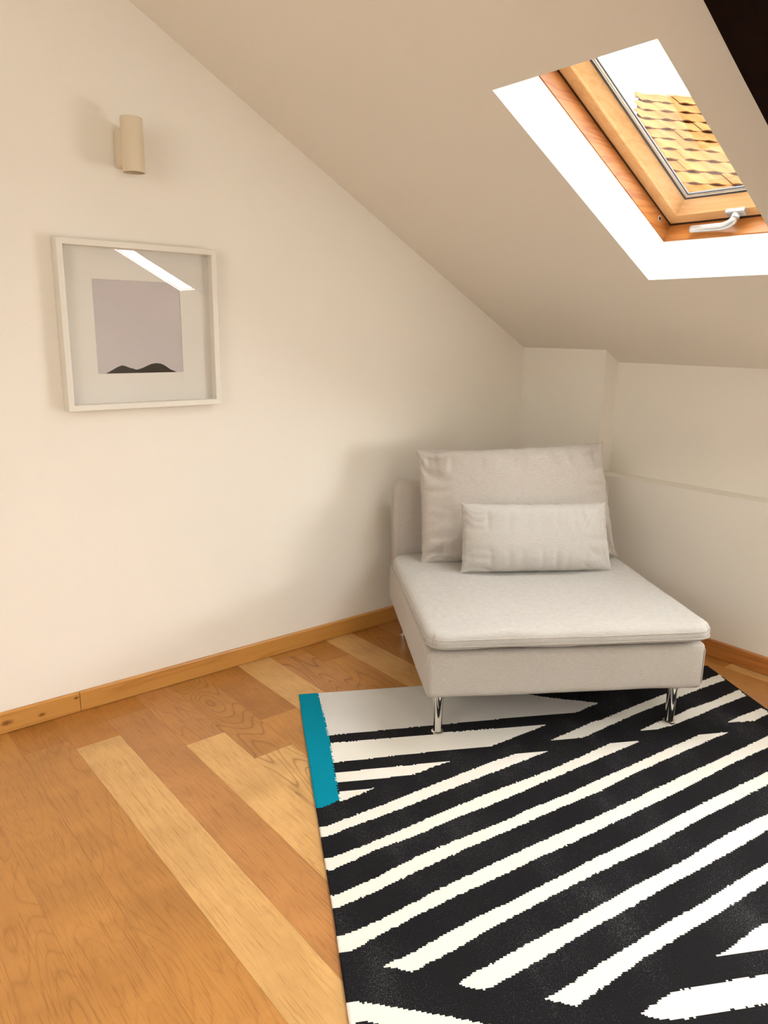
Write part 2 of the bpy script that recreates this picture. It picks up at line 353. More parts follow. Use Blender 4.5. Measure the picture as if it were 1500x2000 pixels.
# ------------------------------------------------------------------ walls
YB, XR = -4.4, 4.2
def ztop(y): return H0 - math.tan(SL)*y
def wall(name, polys_fn, m=M_WALL):
    bm = bmesh.new(); polys_fn(bm); o = bobj(name, bm, m); tag(o, kind='structure'); return o
def prism_x(bm, x0, x1, yz):
    a = [bm.verts.new((x0, y, z)) for y, z in yz]; b = [bm.verts.new((x1, y, z)) for y, z in yz]
    bm.faces.new(a); bm.faces.new(b[::-1]); n = len(yz)
    for k in range(n): bm.faces.new((a[k], b[k], b[(k+1)%n], a[(k+1)%n]))
side = [(0.2, 0), (0.2, ztop(0.2)+0.1), (YB-0.1, ztop(YB-0.1)+0.1), (YB-0.1, 0)]
wall('wall_left', lambda bm: prism_x(bm, -0.1, 0.0, side))
RY0, RY1, RZ0, RZ1 = -2.75, -1.85, 1.35, 2.15
def rightw(bm):
    prism_x(bm, XR, XR+0.1, [(0.2, 0), (0.2, ztop(0.2)+0.1), (RY1, ztop(RY1)+0.1), (RY1, 0)])
    prism_x(bm, XR, XR+0.1, [(RY0, 0), (RY0, ztop(RY0)+0.1), (YB-0.1, ztop(YB-0.1)+0.1), (YB-0.1, 0)])
    prism_x(bm, XR, XR+0.1, [(RY1, 0), (RY1, RZ0), (RY0, RZ0), (RY0, 0)])
    prism_x(bm, XR, XR+0.1, [(RY1, RZ1), (RY1, ztop(RY1)+0.1), (RY0, ztop(RY0)+0.1), (RY0, RZ1)])
wall('wall_right', rightw)
def frontw(bm):
    zt = ztop(YB)+0.1
    for a, b, c, d in ((0, 1.4, 0, zt), (3.0, XR, 0, zt), (1.4, 3.0, 0, 1.1), (1.4, 3.0, 2.4, zt)): box(bm, (a, YB-0.1, c), (b, YB, d))
wall('wall_front', frontw)
def backw(bm):
    JX, LZ, D = 0.475, 0.674, 0.10
    yz = [(0.2, 0), (0.2, ztop(0.2)), (0.0, ztop(0.0)), (0.0, 0)]
    prism_x(bm, 0.0, JX, yz)
    box(bm, (JX, 0, 0), (XR, 0.2, LZ))
    for a, b in ((JX, 1.8), (3.3, XR)): prism_x(bm, a, b, [(0.2, LZ), (0.2, ztop(0.2)), (D, ztop(D)), (D, LZ)])
    box(bm, (1.8, D, LZ), (3.3, 0.2, LZ+0.03)); prism_x(bm, 1.8, 3.3, [(0.2, 1.08), (0.2, ztop(0.2)), (D, ztop(D)), (D, 1.08)])
wb = wall('wall_back', backw)
# ------------------------------------------------------------------ sloped ceiling with two roof-window openings
S0, S1, SE = 0.530, 1.467, 5.05
OX0, OX1 = 0.953, 1.4475
PX0, PX1, PS0, PS1 = 2.27, 2.637, 0.665, 1.17
def ceil(bm):
    def cb(x0, x1, s0, s1, a=0.0, b=0.15): box(bm, (x0, s0, a), (x1, s1, b), W)
    xs = [-0.1, OX0, OX1, PX0, PX1, XR+0.1]
    cb(xs[0], xs[1], -0.25, SE); cb(xs[2], xs[3], -0.25, SE)
    cb(xs[1], xs[2], -0.25, S0); cb(xs[1], xs[2], S1, SE)
    cb(xs[3], xs[4], PS1, SE)
    # below and to the right of the second opening the plaster is cut back on a splay
    S2, X2 = PS0-0.235, PX1+0.66
    hexa(bm, [W(*p) for p in ((PX0, -0.25, 0), (PX1, -0.25, 0), (PX1, PS0, 0), (PX0, PS0, 0), (PX0, -0.25, 0.15), (PX1, -0.25, 0.15), (PX1, S2, 0.15), (PX0, S2, 0.15))])
    hexa(bm, [W(*p) for p in ((PX1, PS0, 0), (xs[5], PS0, 0), (xs[5], SE, 0), (PX1, SE, 0), (X2, S2, 0.15), (xs[5], S2, 0.15), (xs[5], SE, 0.15), (X2, SE, 0.15))])
    hexa(bm, [W(*p) for p in ((PX1, -0.25, 0), (xs[5], -0.25, 0), (xs[5], PS0, 0), (PX1, PS0, 0), (PX1, -0.25, 0.15), (xs[5], -0.25, 0.15), (xs[5], S2, 0.15), (PX1, S2, 0.15))])
bm = bmesh.new(); ceil(bm)
bmesh.ops.recalc_face_normals(bm, faces=bm.faces)
o = bobj('ceiling', bm, [M_CEIL, M_REVEAL]); tag(o, kind='structure')
for p in o.data.polygons:           # the painted reveals of the first opening are whiter than the ceiling
    c = p.center - Vector((0, 0, H0)); s, off = c.dot(sdir), c.dot(odir)
    if 0.02 < off < 0.13 and OX0-0.01 < c.x < OX1+0.01 and S0-0.01 < s < S1+0.01: p.material_index = 1
# roof deck around the window frames (outside skin)
FW = 0.045
def deck(bm):
    def cb(x0, x1, s0, s1, a=0.152, b=0.25): box(bm, (x0, s0, a), (x1, s1, b), W)
    xs = [-0.1, OX0-FW, OX1+FW]
    cb(xs[0], xs[1], -0.25, SE); cb(xs[2], PX0-0.35, -0.25, SE)
    cb(xs[1], xs[2], -0.25, S0-FW); cb(xs[1], xs[2], S1+FW, SE)
bm = bmesh.new(); deck(bm)
# the small vertical back reveal line is covered by plaster: reveal strips only 0.15 deep
tag(bobj('trim_1', bm, M_TILE if False else M_HOUSE), kind='structure')

# skirting boards
def skirting_left():
    bm = bmesh.new(); t, h = 0.014, 0.0716
    for y0, y1 in ((YB, -2.216), (-2.214, -0.014)):
        prof = [(0.0008, 0.002), (t, 0.002), (t, h-0.004), (t-0.004, h), (0.0008, h)]
        a = [bm.verts.new((x, y0, z)) for x, z in prof]; b = [bm.verts.new((x, y1, z)) for x, z in prof]
        bm.faces.new(a); bm.faces.new(b[::-1])
        for k in range(5): bm.faces.new((a[k], b[k], b[(k+1)%5], a[(k+1)%5]))
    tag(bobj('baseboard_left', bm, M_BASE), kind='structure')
skirting_left()
def skirting_back():
    bm = bmesh.new(); t, h = 0.014, 0.0716
    prof = [(-0.0008, 0.002), (-t, 0.002), (-t, h-0.004), (-t+0.004, h), (-0.0008, h)]
    a = [bm.verts.new((0.001, y, z)) for y, z in prof]; b = [bm.verts.new((XR, y, z)) for y, z in prof]
    bm.faces.new(a); bm.faces.new(b[::-1])
    for k in range(5): bm.faces.new((a[k], b[k], b[(k+1)%5], a[(k+1)%5]))
    tag(bobj('baseboard_back', bm, M_BASE_SHADED), kind='structure')
skirting_back()

# ------------------------------------------------------------------ roof window
def ring(bm, x0, x1, s0, s1, prof, mi=None):
    """mitred ring; prof = closed list of (inset, off)"""
    loops = []
    for i, of in prof:
        loops.append([bm.verts.new(W(a, b, of)) for a, b in ((x0+i, s0+i), (x1-i, s0+i), (x1-i, s1-i), (x0+i, s1-i))])
    n = len(loops)
    for k in range(n):
        A, Bq = loops[k], loops[(k+1) % n]
        for j in range(4):
            f = bm.faces.new((A[j], A[(j+1)%4], Bq[(j+1)%4], Bq[j]))
            f.material_index = 0 if j in (0, 2) else 1       # rails / stiles
win = empty('window_1', W(OX0, S0, 0.15)); tag(win, kind='structure')
def inwin(o):
    o.parent = win; o.matrix_parent_inverse = Matrix.Translation(win.location).inverted(); return o
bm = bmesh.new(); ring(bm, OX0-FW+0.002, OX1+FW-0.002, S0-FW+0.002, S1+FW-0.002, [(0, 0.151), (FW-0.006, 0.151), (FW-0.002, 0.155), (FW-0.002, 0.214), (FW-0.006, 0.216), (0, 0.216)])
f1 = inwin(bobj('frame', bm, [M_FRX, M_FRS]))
bm = bmesh.new(); ring(bm, OX0-0.03, OX1+0.03, S0-0.03, S1+0.03, [(0, 0.217), (0.033, 0.217), (0.033, 0.262), (0, 0.262)])
inwin(bobj('frame_rebate', bm, [M_GAP, M_GAP]))
SI0, SI1, SX0, SX1 = S0+0.006, S1-0.006, OX0+0.0035, OX1-0.0035
bm = bmesh.new(); ring(bm, SX0, SX1, SI0, SI1, [(0, 0.219), (0.001, 0.217), (0.040, 0.217), (0.044, 0.221), (0.0445, 0.2225), (0.074, 0.252), (0.074, 0.275), (0, 0.275)])
inwin(bobj('sash', bm, [M_PINEX, M_PINES]))
def flatring(name, i0, i1, off, m, th=0.003):
    bm = bmesh.new(); ring(bm, SX0, SX1, SI0, SI1, [(i0, off), (i1, off), (i1, off+th), (i0, off+th)]); return inwin(bobj(name, bm, [m, m]))
flatring('gasket', 0.0742, 0.0800, 0.2515, M_RUBBER, 0.004)
flatring('spacer_bar', 0.0802, 0.0905, 0.256, M_SPACER, 0.004)
flatring('gasket', 0.0907, 0.0950, 0.256, M_RUBBER, 0.005)
bm = bmesh.new(); box(bm, (SX0+0.074, SI0+0.074, 0.261), (SX1-0.074, SI1-0.074, 0.2625), W)
inwin(bobj('glass_pane', bm, M_GLASS))
# screw plug in the left frame
bm = bmesh.new(); Mx = Matrix.Translation(W(OX0, 0.600, 0.196)) @ Matrix.Rotation(R(90), 4, 'Y')
lathe(bm, [(0.0100, -0.001), (0.0100, 0.0012), (0.0070, 0.0014), (0.0070, 0.0009)], 24, True, Mx)
pl = inwin(bobj('screw_plug', bm, M_SPACER))
bm = bmesh.new(); lathe(bm, [(0.0069, 0.0010), (0.0069, 0.0013)], 20, True, Mx); inwin(bobj('plug_hole', bm, M_BLACKHOLE))
# handle
def tube(bm, pts, radii, n=16, T=None, flat=1.0):
    rings = []
    for i, p in enumerate(pts):
        p = Vector(p); a = Vector(pts[max(0, i-1)]); b = Vector(pts[min(len(pts)-1, i+1)]); t = (b-a).normalized()
        up_ = Vector((0, 0, 1)) if abs(t.z) < 0.95 else Vector((0, 1, 0))
        e = t.cross(up_).normalized(); g = e.cross(t).normalized()
        rings.append([bm.verts.new((T or (lambda q: q))(p + (e*math.cos(2*math.pi*k/n) + g*math.sin(2*math.pi*k/n)*flat)*radii[i])) for k in range(n)])
    for A, Bq in zip(rings, rings[1:]):
        for k in range(n): bm.faces.new((A[k], A[(k+1)%n], Bq[(k+1)%n], Bq[k]))
    bm.faces.new(rings[0][::-1]); bm.faces.new(rings[-1])
bm = bmesh.new(); box(bm, (1.177, 0.556, 0.201), (1.241, 0.586, 0.2165), W)
hp = inwin(bobj('handle_plate', bm, M_ALU)); bevel(hp, 0.004, 3)
bm = bmesh.new()
def bez(P0, P1, P2, P3, n=14):
    out = []
    for k in range(n+1):
        t = k/n; out.append(tuple((1-t)**3*a + 3*(1-t)**2*t*b + 3*(1-t)*t*t*c + t**3*d for a, b, c, d in zip(P0, P1, P2, P3)))
    return out
pts = [(1.212, 0.571, 0.204)] + bez((1.212, 0.571, 0.188), (1.208, 0.571, 0.168), (1.180, 0.556, 0.170), (1.150, 0.555, 0.172)) + [(1.11, 0.554, 0.173), (1.060, 0.553, 0.174), (1.054, 0.553, 0.174)]
tube(bm, pts, [0.0125]*16 + [0.0122, 0.012, 0.009], 20, W)
inwin(bobj('handle_lever', bm, M_ALU, smooth=True))

# second roof window, further right, behind the beam
win2 = empty('window_2', W(PX0, PS0, 0.0)); tag(win2, kind='structure')
bm = bmesh.new(); ring(bm, PX0+0.001, PX1-0.0005, PS0+0.0005, PS1-0.0005, [(0, 0.004), (0.003, 0.004), (0.003, 0.010), (0, 0.010)])
fo = bobj('frame', bm, [M_PINEX, M_PINES]); fo.parent = win2; fo.matrix_parent_inverse = Matrix.Translation(win2.location).inverted()
bm = bmesh.new(); box(bm, (PX0+0.0002, PS0+0.0002, 0.005), (PX1-0.0002, PS1-0.0002, 0.007), W)
fo = bobj('glass_pane', bm, M_GLASS); fo.parent = win2; fo.matrix_parent_inverse = Matrix.Translation(win2.location).inverted()

# made-up window in the unseen right wall, housing a fill light
fill_win3 = empty('fill_window_3', (XR, (RY0+RY1)/2, RZ0)); tag(fill_win3, kind='structure')
bm = bmesh.new()
for a, b, c, d in ((RY0, RY1, RZ0, RZ0+0.06), (RY0, RY1, RZ1-0.06, RZ1), (RY0, RY0+0.06, RZ0+0.06, RZ1-0.06), (RY1-0.06, RY1, RZ0+0.06, RZ1-0.06), (-2.32, -2.28, RZ0+0.06, RZ1-0.06)): box(bm, (XR+0.03, a, c), (XR+0.09, b, d))
fo = bobj('frame', bm, M_WHITE, fill_win3); fo.matrix_parent_inverse = Matrix.Translation(fill_win3.location).inverted()
bm = bmesh.new(); box(bm, (XR+0.058, RY0+0.05, RZ0+0.05), (XR+0.062, RY1-0.05, RZ1-0.05))
fo = bobj('glass_pane', bm, M_GLASS, fill_win3); fo.matrix_parent_inverse = Matrix.Translation(fill_win3.location).inverted()

# made-up window behind the camera, added along with its fill light
fill_win4 = empty('fill_window_4', (2.2, YB, 1.1)); tag(fill_win4, kind='structure')
bm = bmesh.new()
for a, b, c, d in ((1.4, 3.0, 1.1, 1.16), (1.4, 3.0, 2.34, 2.4), (1.4, 1.46, 1.16, 2.34), (2.94, 3.0, 1.16, 2.34), (2.17, 2.23, 1.16, 2.34)): box(bm, (a, YB-0.09, c), (b, YB-0.03, d))
fo = bobj('frame', bm, M_WHITE, fill_win4); fo.matrix_parent_inverse = Matrix.Translation(fill_win4.location).inverted()
bm = bmesh.new(); box(bm, (1.45, YB-0.062, 1.15), (2.95, YB-0.058, 2.35))
fo = bobj('glass_pane', bm, M_GLASS, fill_win4); fo.matrix_parent_inverse = Matrix.Translation(fill_win4.location).inverted()

# unseen low window added in the knee wall niche to light the room
fill_win5 = empty('fill_window_5', (2.55, 0.15, 0.704)); tag(fill_win5, kind='structure')
bm = bmesh.new()
for a, b, c, d in ((1.8, 3.3, 0.704, 0.73), (1.8, 3.3, 1.055, 1.08), (1.8, 1.83, 0.73, 1.055), (3.27, 3.3, 0.73, 1.055), (2.54, 2.56, 0.73, 1.055)): box(bm, (a, 0.13, c), (b, 0.17, d))
fo = bobj('frame', bm, M_WHITE, fill_win5); fo.matrix_parent_inverse = Matrix.Translation(fill_win5.location).inverted()
bm = bmesh.new(); box(bm, (1.82, 0.149, 0.725), (3.28, 0.152, 1.06))
fo = bobj('glass_pane', bm, M_GLASS, fill_win5); fo.matrix_parent_inverse = Matrix.Translation(fill_win5.location).inverted()

# ------------------------------------------------------------------ dark timber beam
def beam():
    rnd = random.Random(2); n = 60; s0, s1 = 0.15, 4.95
    x0, x1 = 1.678, 1.90; oo = -0.14
    prof0 = [(x0, 0.03), (x0, oo), (x1, oo), (x1, 0.03)]
    verts, faces = [], []
    per = []
    for (a, b), (c, d) in zip(prof0, prof0[1:]):
        for k in range(5): per.append((a+(c-a)*k/5, b+(d-b)*k/5))
    per.append(prof0[-1]); m_ = len(per)
    for i in range(n+1):
        s = s0+(s1-s0)*i/n
        for x, of in per:
            ds = 0.004*noise.noise(Vector((x*9, s*3.0, of*9))) + 0.0015*noise.noise(Vector((x*30, s*12.0, of*30)))
            dx = ds*(1 if x > (x0+x1)/2 else -1) if abs(x-x0) < 1e-6 or abs(x-x1) < 1e-6 else 0
            do = ds if of < -0.13 else 0
            verts.append(W(x+dx, s, of+do))
    for i in range(n):
        for k in range(m_-1): faces.append((i*m_+k, i*m_+k+1, (i+1)*m_+k+1, (i+1)*m_+k))
        faces.append((i*m_+m_-1, i*m_, (i+1)*m_, (i+1)*m_+m_-1))
    faces.append(tuple(range(m_))[::-1]); faces.append(tuple(n*m_+k for k in range(m_)))
    return tag(mobj('trim_2', verts, faces, M_BEAM), kind='structure')
beam()

# ------------------------------------------------------------------ rug
RUG_O=(0.3708,-1.5569); RUG_A=1.06973; RUG_W_=1.633
RUG_T=[
 [(-0.002,0.004),(0.07,-0.024),(0.076,0.216),(0.075,0.381),(0.07,0.526),(0.068,0.663),(0.002,0.698)],
]
RUG_N=[
 [(0.07,-0.024),(0.451,-0.032),(0.518,-0.026),(0.917,0.174),(1.057,0.23),(0.946,0.285),(0.678,0.287),(0.467,0.293),(0.438,0.293),(0.226,0.301),(0.071,0.307)],
]
RUG_W=[
 [(0.074,0.356),(0.415,0.354),(0.447,0.346),(0.657,0.348),(0.817,0.348),(0.651,0.422),(0.579,0.453),(0.397,0.456),(0.265,0.46),(0.072,0.47)],
 [(0.072,0.526),(0.253,0.519),(0.414,0.517),(0.434,0.516),(0.377,0.536),(0.305,0.569),(0.211,0.576),(0.07,0.577)],
 [(0.069,0.624),(0.183,0.619),(0.121,0.647),(0.089,0.662),(0.068,0.668)],
 [(0.0,0.781),(0.126,0.728),(0.22,0.688),(0.319,0.643),(0.353,0.63),(0.432,0.594),(0.554,0.542),(0.647,0.507),(0.755,0.508),(0.619,0.565),(0.495,0.616),(0.34,0.683),(0.274,0.711),(0.148,0.763),(0.075,0.788),(0.002,0.824)],
 [(0.002,0.906),(0.099,0.87),(0.217,0.819),(0.318,0.772),(0.505,0.693),(0.707,0.616),(0.942,0.51),(0.97,0.496),(1.08,0.497),(0.893,0.575),(0.688,0.664),(0.485,0.752),(0.362,0.797),(0.248,0.849),(0.132,0.888),(0.057,0.925),(0.005,0.948)],
 [(0.005,1.036),(0.115,0.989),(0.229,0.931),(0.391,0.867),(0.498,0.829),(0.569,0.794),(0.719,0.738),(0.842,0.682),(0.981,0.625),(1.134,0.557),(1.289,0.492),(1.404,0.49),(1.313,0.525),(1.153,0.59),(0.955,0.673),(0.813,0.741),(0.627,0.814),(0.44,0.891),(0.377,0.915),(0.217,0.984),(0.107,1.035),(0.005,1.075)],
 [(0.009,1.158),(0.091,1.13),(0.195,1.081),(0.27,1.046),(0.548,0.931),(0.762,0.848),(0.892,0.793),(1.079,0.714),(1.283,0.631),(1.512,0.535),(2.987,-0.085),(2.94,-0.022),(1.465,0.599),(1.273,0.674),(1.039,0.78),(0.859,0.854),(0.753,0.897),(0.612,0.955),(0.515,0.99),(0.42,1.031),(0.304,1.075),(0.185,1.127),(0.083,1.173),(0.05,1.19),(0.01,1.206)],
 [(0.085,1.253),(0.164,1.223),(0.268,1.174),(0.359,1.137),(0.415,1.117),(0.507,1.078),(0.636,1.025),(0.654,1.016),(0.791,0.964),(0.955,0.894),(1.117,0.826),(1.372,0.725),(2.854,0.122),(2.809,0.184),(1.326,0.786),(1.171,0.851),(0.99,0.923),(0.849,0.988),(0.705,1.042),(0.612,1.077),(0.516,1.117),(0.398,1.166),(0.315,1.201),(0.269,1.225),(0.169,1.266),(0.14,1.276),(0.111,1.263)],
 [(0.225,1.323),(0.261,1.304),(0.311,1.284),(0.377,1.258),(0.446,1.229),(0.532,1.198),(0.579,1.177),(0.73,1.115),(0.895,1.051),(1.036,0.989),(1.183,0.931),(1.231,0.916),(2.72,0.33),(2.674,0.392),(1.185,0.978),(1.074,1.025),(0.945,1.077),(0.803,1.131),(0.699,1.174),(0.539,1.236),(0.437,1.282),(0.37,1.309),(0.317,1.331),(0.293,1.34),(0.27,1.343),(0.244,1.332)],
 [(0.388,1.384),(0.409,1.377),(0.491,1.342),(0.505,1.335),(0.643,1.278),(0.756,1.232),(0.874,1.187),(0.998,1.134),(1.098,1.096),(2.578,0.486),(2.533,0.546),(1.054,1.156),(0.963,1.194),(0.877,1.23),(0.778,1.268),(0.649,1.318),(0.543,1.366),(0.445,1.41),(0.421,1.4),(0.402,1.393)],
 [(0.792,1.345),(0.842,1.325),(0.886,1.304),(0.945,1.28),(0.964,1.278),(2.544,1.031),(2.495,1.098),(0.914,1.346),(0.843,1.345)],
 [(0.558,1.449),(0.616,1.424),(0.653,1.411),(0.705,1.408),(0.788,1.405),(0.87,1.405),(2.47,1.375),(2.423,1.439),(0.823,1.469),(0.744,1.47),(0.664,1.473),(0.619,1.473),(0.593,1.466),(0.568,1.455)],
 [(0.014,1.328),(0.08,1.35),(0.18,1.388),(0.253,1.419),(1.71,2.081),(1.509,2.047),(0.052,1.385),(0.03,1.374),(0.014,1.376)],
 [(0.783,0.45),(0.986,0.351),(1.001,0.351),(1.166,0.276),(1.282,0.224),(1.366,0.187),(1.47,0.137),(1.543,0.119),(1.634,0.083),(1.625,0.132),(1.55,0.159),(1.488,0.183),(1.377,0.23),(1.327,0.253),(1.219,0.297),(1.079,0.36),(0.971,0.413),(0.901,0.447),(0.853,0.45)],
 [(1.104,0.437),(1.185,0.397),(1.238,0.377),(1.294,0.354),(1.357,0.322),(1.469,0.284),(1.627,0.214),(1.622,0.263),(1.477,0.32),(1.315,0.389),(1.228,0.423),(1.162,0.437)],
 [(1.433,0.431),(1.497,0.402),(1.622,0.355),(1.623,0.384),(1.611,0.401),(1.534,0.435),(1.478,0.435)],
]

def inpoly(p, poly):
    x, y = p; ins = False; n = len(poly); j = n-1
    for i in range(n):
        xi, yi = poly[i]; xj, yj = poly[j]
        if (yi > y) != (yj > y) and x < (xj-xi)*(y-yi)/(yj-yi)+xi: ins = not ins
        j = i
    return ins
def build_rug():
    L = 2.4; du, dv = 0.0048, 0.0042
    nu, nv = int(RUG_W_/du), int(L/dv); du, dv = RUG_W_/nu, L/nv
    white = [(q, min(a[0] for a in q), max(a[0] for a in q), min(a[1] for a in q), max(a[1] for a in q)) for q in RUG_W]
    rnd = random.Random(3)
    verts = []
    for j in range(nv+1):
        for i in range(nu+1):
            u, v = i*du, j*dv
            z = 0.0062 + 0.0006*noise.noise(Vector((u*3, v*3, 0))) 
            eu = 0.003*noise.noise(Vector((v*4, 1.7, 0))) if i == 0 or i == nu else 0
            ev = 0.004*noise.noise(Vector((u*4, 7.7, 0))) if j == 0 else 0
            verts.append((u+eu, -v-ev, z))
    faces, mi = [], []
    edge_top = [0.0]*0
    for j in range(nv):
        row = 0.0018*(rnd.random()-0.5)
        for i in range(nu):
            a = j*(nu+1)+i; faces.append((a, a+nu+1, a+nu+2, a+1))
            c = ((i+0.5)*du+1.1*du*(rnd.random()-.5), (j+0.5)*dv+row*0.6+0.5*dv*(rnd.random()-.5))
            c = (max(c[0], 0.016), max(c[1], 0.008))
            m_ = 0
            if inpoly(c, RUG_T[0]) or (c[0] < 0.069 and c[1] < 0.3): m_ = 3
            elif inpoly(c, RUG_N[0]) or (0.069 <= c[0] < 0.47 and c[1] < 0.25): m_ = 2
            else:
                for q, x0, x1, y0, y1 in white:
                    if x0 <= c[0] <= x1 and y0 <= c[1] <= y1 and inpoly(c, q): m_ = 1; break
            mi.append(m_)
    o = mobj('rug', verts, faces, [M_RBLACK, M_RWHITE, M_RGREY, M_RTEAL], smooth=True, midx=mi)
    o.location = (RUG_O[0], RUG_O[1], 0); o.rotation_euler = (0, 0, RUG_A)
    sd = o.modifiers.new('thickness', 'SOLIDIFY'); sd.thickness = 0.005; sd.offset = -1
    tag(o, 'flatwoven black and white diagonal striped rug with a teal corner on the parquet', 'rug')
build_rug()

# ------------------------------------------------------------------ lounge chair
CW, CD = 0.93, 0.975
chair = empty('slipper_chair', (0.9049, -1.4203, 0), R(57.617))
tag(chair, 'armless low lounge chair in beige linen with chrome legs, standing in the corner', 'chair')
def rbox(u0, u1, w0, w1, z0, z1, r=0.02, nseg=4, taper=0.0, nu=24, puff=0.0):
    """rounded, slightly soft box via superellipsoid-like grid: built from a subdivided cube"""
    bm = bmesh.new(); bmesh.ops.create_cube(bm, size=2.0)
    bmesh.ops.subdivide_edges(bm, edges=bm.edges, cuts=nu, use_grid_fill=True)
    hu, hw, hz = (u1-u0)/2, (w1-w0)/2, (z1-z0)/2
    for v in bm.verts:
        # spread grid towards the edges
        q = [math.copysign(1-(1-abs(c))**1.0, c) for c in v.co]
        p = [q[0]*hu, q[1]*hw, q[2]*hz]
        # rounded corners
        inner = [max(-(h-r), min(h-r, c)) for c, h in zip(p, (hu, hw, hz))]
        d = Vector([a-b for a, b in zip(p, inner)])
        if d.length > 1e-9:
            m_ = max(abs(x) for x in d)
            d = d.normalized()*m_
        p = [a+b for a, b in zip(inner, d)]
        if puff:
            fu, fw_ = max(0, 1-(p[0]/hu)**2), max(0, 1-(p[1]/hw)**2)
            p[2] += math.copysign(puff, p[2])*(fu*fw_)**0.5*(1 if p[2] > 0 else 0)
        v.co = Vector((p[0]+(u0+u1)/2, p[1]+(w0+w1)/2, p[2]+(z0+z1)/2))
    return bm
def grid_box(dims, center, r, cuts):
    """subdivided cube with extra loops inside the corner radius so the roundness stays small"""
    bm = bmesh.new()
    def axis(h, n):
        a = [-h]; 
        for t in (0.3, 0.6, 1.0): a.append(-h+r*t*1.0)
        for k in range(1, n): a.append(-(h-r)+2*(h-r)*k/n)
        for t in (1.0, 0.6, 0.3): a.append(h-r*t)
        a.append(h); return a
    A = [axis(d/2, c) for d, c in zip(dims, cuts)]
    cache = {}
    hs = [d/2 for d in dims]
    def V(p):
        k = tuple(round(c, 6) for c in p)
        if k not in cache:
            inner = [max(-(h-r), min(h-r, c)) for c, h in zip(p, hs)]
            d = Vector([a-b for a, b in zip(p, inner)])
            if d.length > 1e-9:
                mm = max(abs(x) for x in d); d = d.normalized()*mm
            cache[k] = bm.verts.new(Vector(inner)+d+Vector(center))
        return cache[k]
    for ax in range(3):
        o1, o2 = [(1, 2), (2, 0), (0, 1)][ax]
        for sg in (-1, 1):
            for i in range(len(A[o1])-1):
                for j in range(len(A[o2])-1):
                    q = []
                    for a, b in ((i, j), (i+1, j), (i+1, j+1), (i, j+1)):
                        p = [0, 0, 0]; p[ax] = sg*hs[ax]; p[o1] = A[o1][a]; p[o2] = A[o2][b]; q.append(V(p))
                    if sg < 0: q = q[::-1]
                    try: bm.faces.new(q)
                    except ValueError: pass
    return bm
def wobble(bm, amp, fr, seed=0.0, zf=1.0):
    for v in bm.verts:
        n = noise.noise_vector(Vector((v.co.x*fr+seed, v.co.y*fr, v.co.z*fr)))
        v.co += Vector((n.x, n.y, n.z*zf))*amp
# base box
bm = grid_box((CW, CD-0.005, 0.160), (CW/2, CD/2, 0.2350), 0.020, (30, 30, 8))
for v in bm.verts:        # the cover pulls in slightly at mid height and the hem dips a little
    t = (v.co.z-0.154)/0.16
    v.co.z += 0.003*noise.noise(Vector((v.co.x*5, v.co.y*5, 3)))*(1-t)
wobble(bm, 0.0022, 7, 1.0)
bobj('seat_base', bm, M_LINEN, chair, smooth=True)
# corner seams on the base cover
for uu in (0.0062, CW-0.0062):
    bm = bmesh.new(); tube(bm, [(uu, 0.0064, z) for z in (0.176, 0.20, 0.24, 0.28, 0.295)], [0.0018]*5, 8)
    bobj('seam', bm, M_PIPE, chair, smooth=True)
# seat pad
PT, PB = 0.390, 0.329
bm = grid_box((CW+0.012, 0.89, PT-PB), (CW/2, 0.89/2-0.030, (PT+PB)/2), 0.027, (44, 44, 3))
for v in bm.verts:
    uu, ww = (v.co.x-CW/2)/(CW/2), (v.co.y-0.415)/0.445
    f = max(0, 1-uu**4)*max(0, 1-ww**4)
    if v.co.z > 0.355: v.co.z += 0.010*f + 0.004*noise.noise(Vector((v.co.x*3.2, v.co.y*3.2, 5.0)))
    # gentle front sag and puckers along the seam
    if v.co.y < 0.03: v.co.z += 0.0035*noise.noise(Vector((v.co.x*6, 0, 9.0)))
hx, hy, rc_ = (CW+0.012)/2, 0.89/2, 0.055
for v in bm.verts:        # rounded corners in plan
    px, py = v.co.x-CW/2, v.co.y-(0.89/2-0.030)
    ix, iy = max(-(hx-rc_), min(hx-rc_, px)), max(-(hy-rc_), min(hy-rc_, py)); dx, dy = px-ix, py-iy
    if dx and dy:
        m_ = max(abs(dx), abs(dy)); l_ = math.hypot(dx, dy); v.co.x = CW/2+ix+dx/l_*m_; v.co.y = (0.89/2-0.030)+iy+dy/l_*m_
wobble(bm, 0.004, 4.5, 4.0, 0.6); wobble(bm, 0.0013, 22, 9.0)
seat = bobj('seat_cushion', bm, M_LINEN2, chair, smooth=True)
def seamloop(z, inset, rad, nm, m=M_PIPE, u0=-0.006, u1=CW+0.006, w0=-0.030, w1=0.86, rc=0.055):
    pts = []
    cs = [(u0+rc, w0+rc, 180), (u1-rc, w0+rc, 270), (u1-rc, w1-rc, 0), (u0+rc, w1-rc, 90)]
    for cx_, cy_, a0 in cs:
        for k in range(7):
            a = R(a0+90*k/6); pts.append((cx_+(rc-inset)*math.cos(a), cy_+(rc-inset)*math.sin(a), z+0.0015*noise.noise(Vector((cx_*5+k, cy_*5, 2)))))
    dense = []
    for i, p in enumerate(pts):
        q = pts[(i+1) % len(pts)]; dd = (Vector(q)-Vector(p)).length; n = max(1, int(dd/0.03))
        for k in range(n):
            v = Vector(p).lerp(Vector(q), k/n); nz = noise.noise_vector(Vector((v.x*4.5+4.0, v.y*4.5, v.z*4.5)))*0.004
            dense.append((v.x+nz.x, v.y+nz.y, v.z+nz.z*0.6))
    dense.append(dense[0])
    bm = bmesh.new(); tube(bm, dense, [rad]*len(dense), 8); return bobj(nm, bm, m, seat, smooth=True)
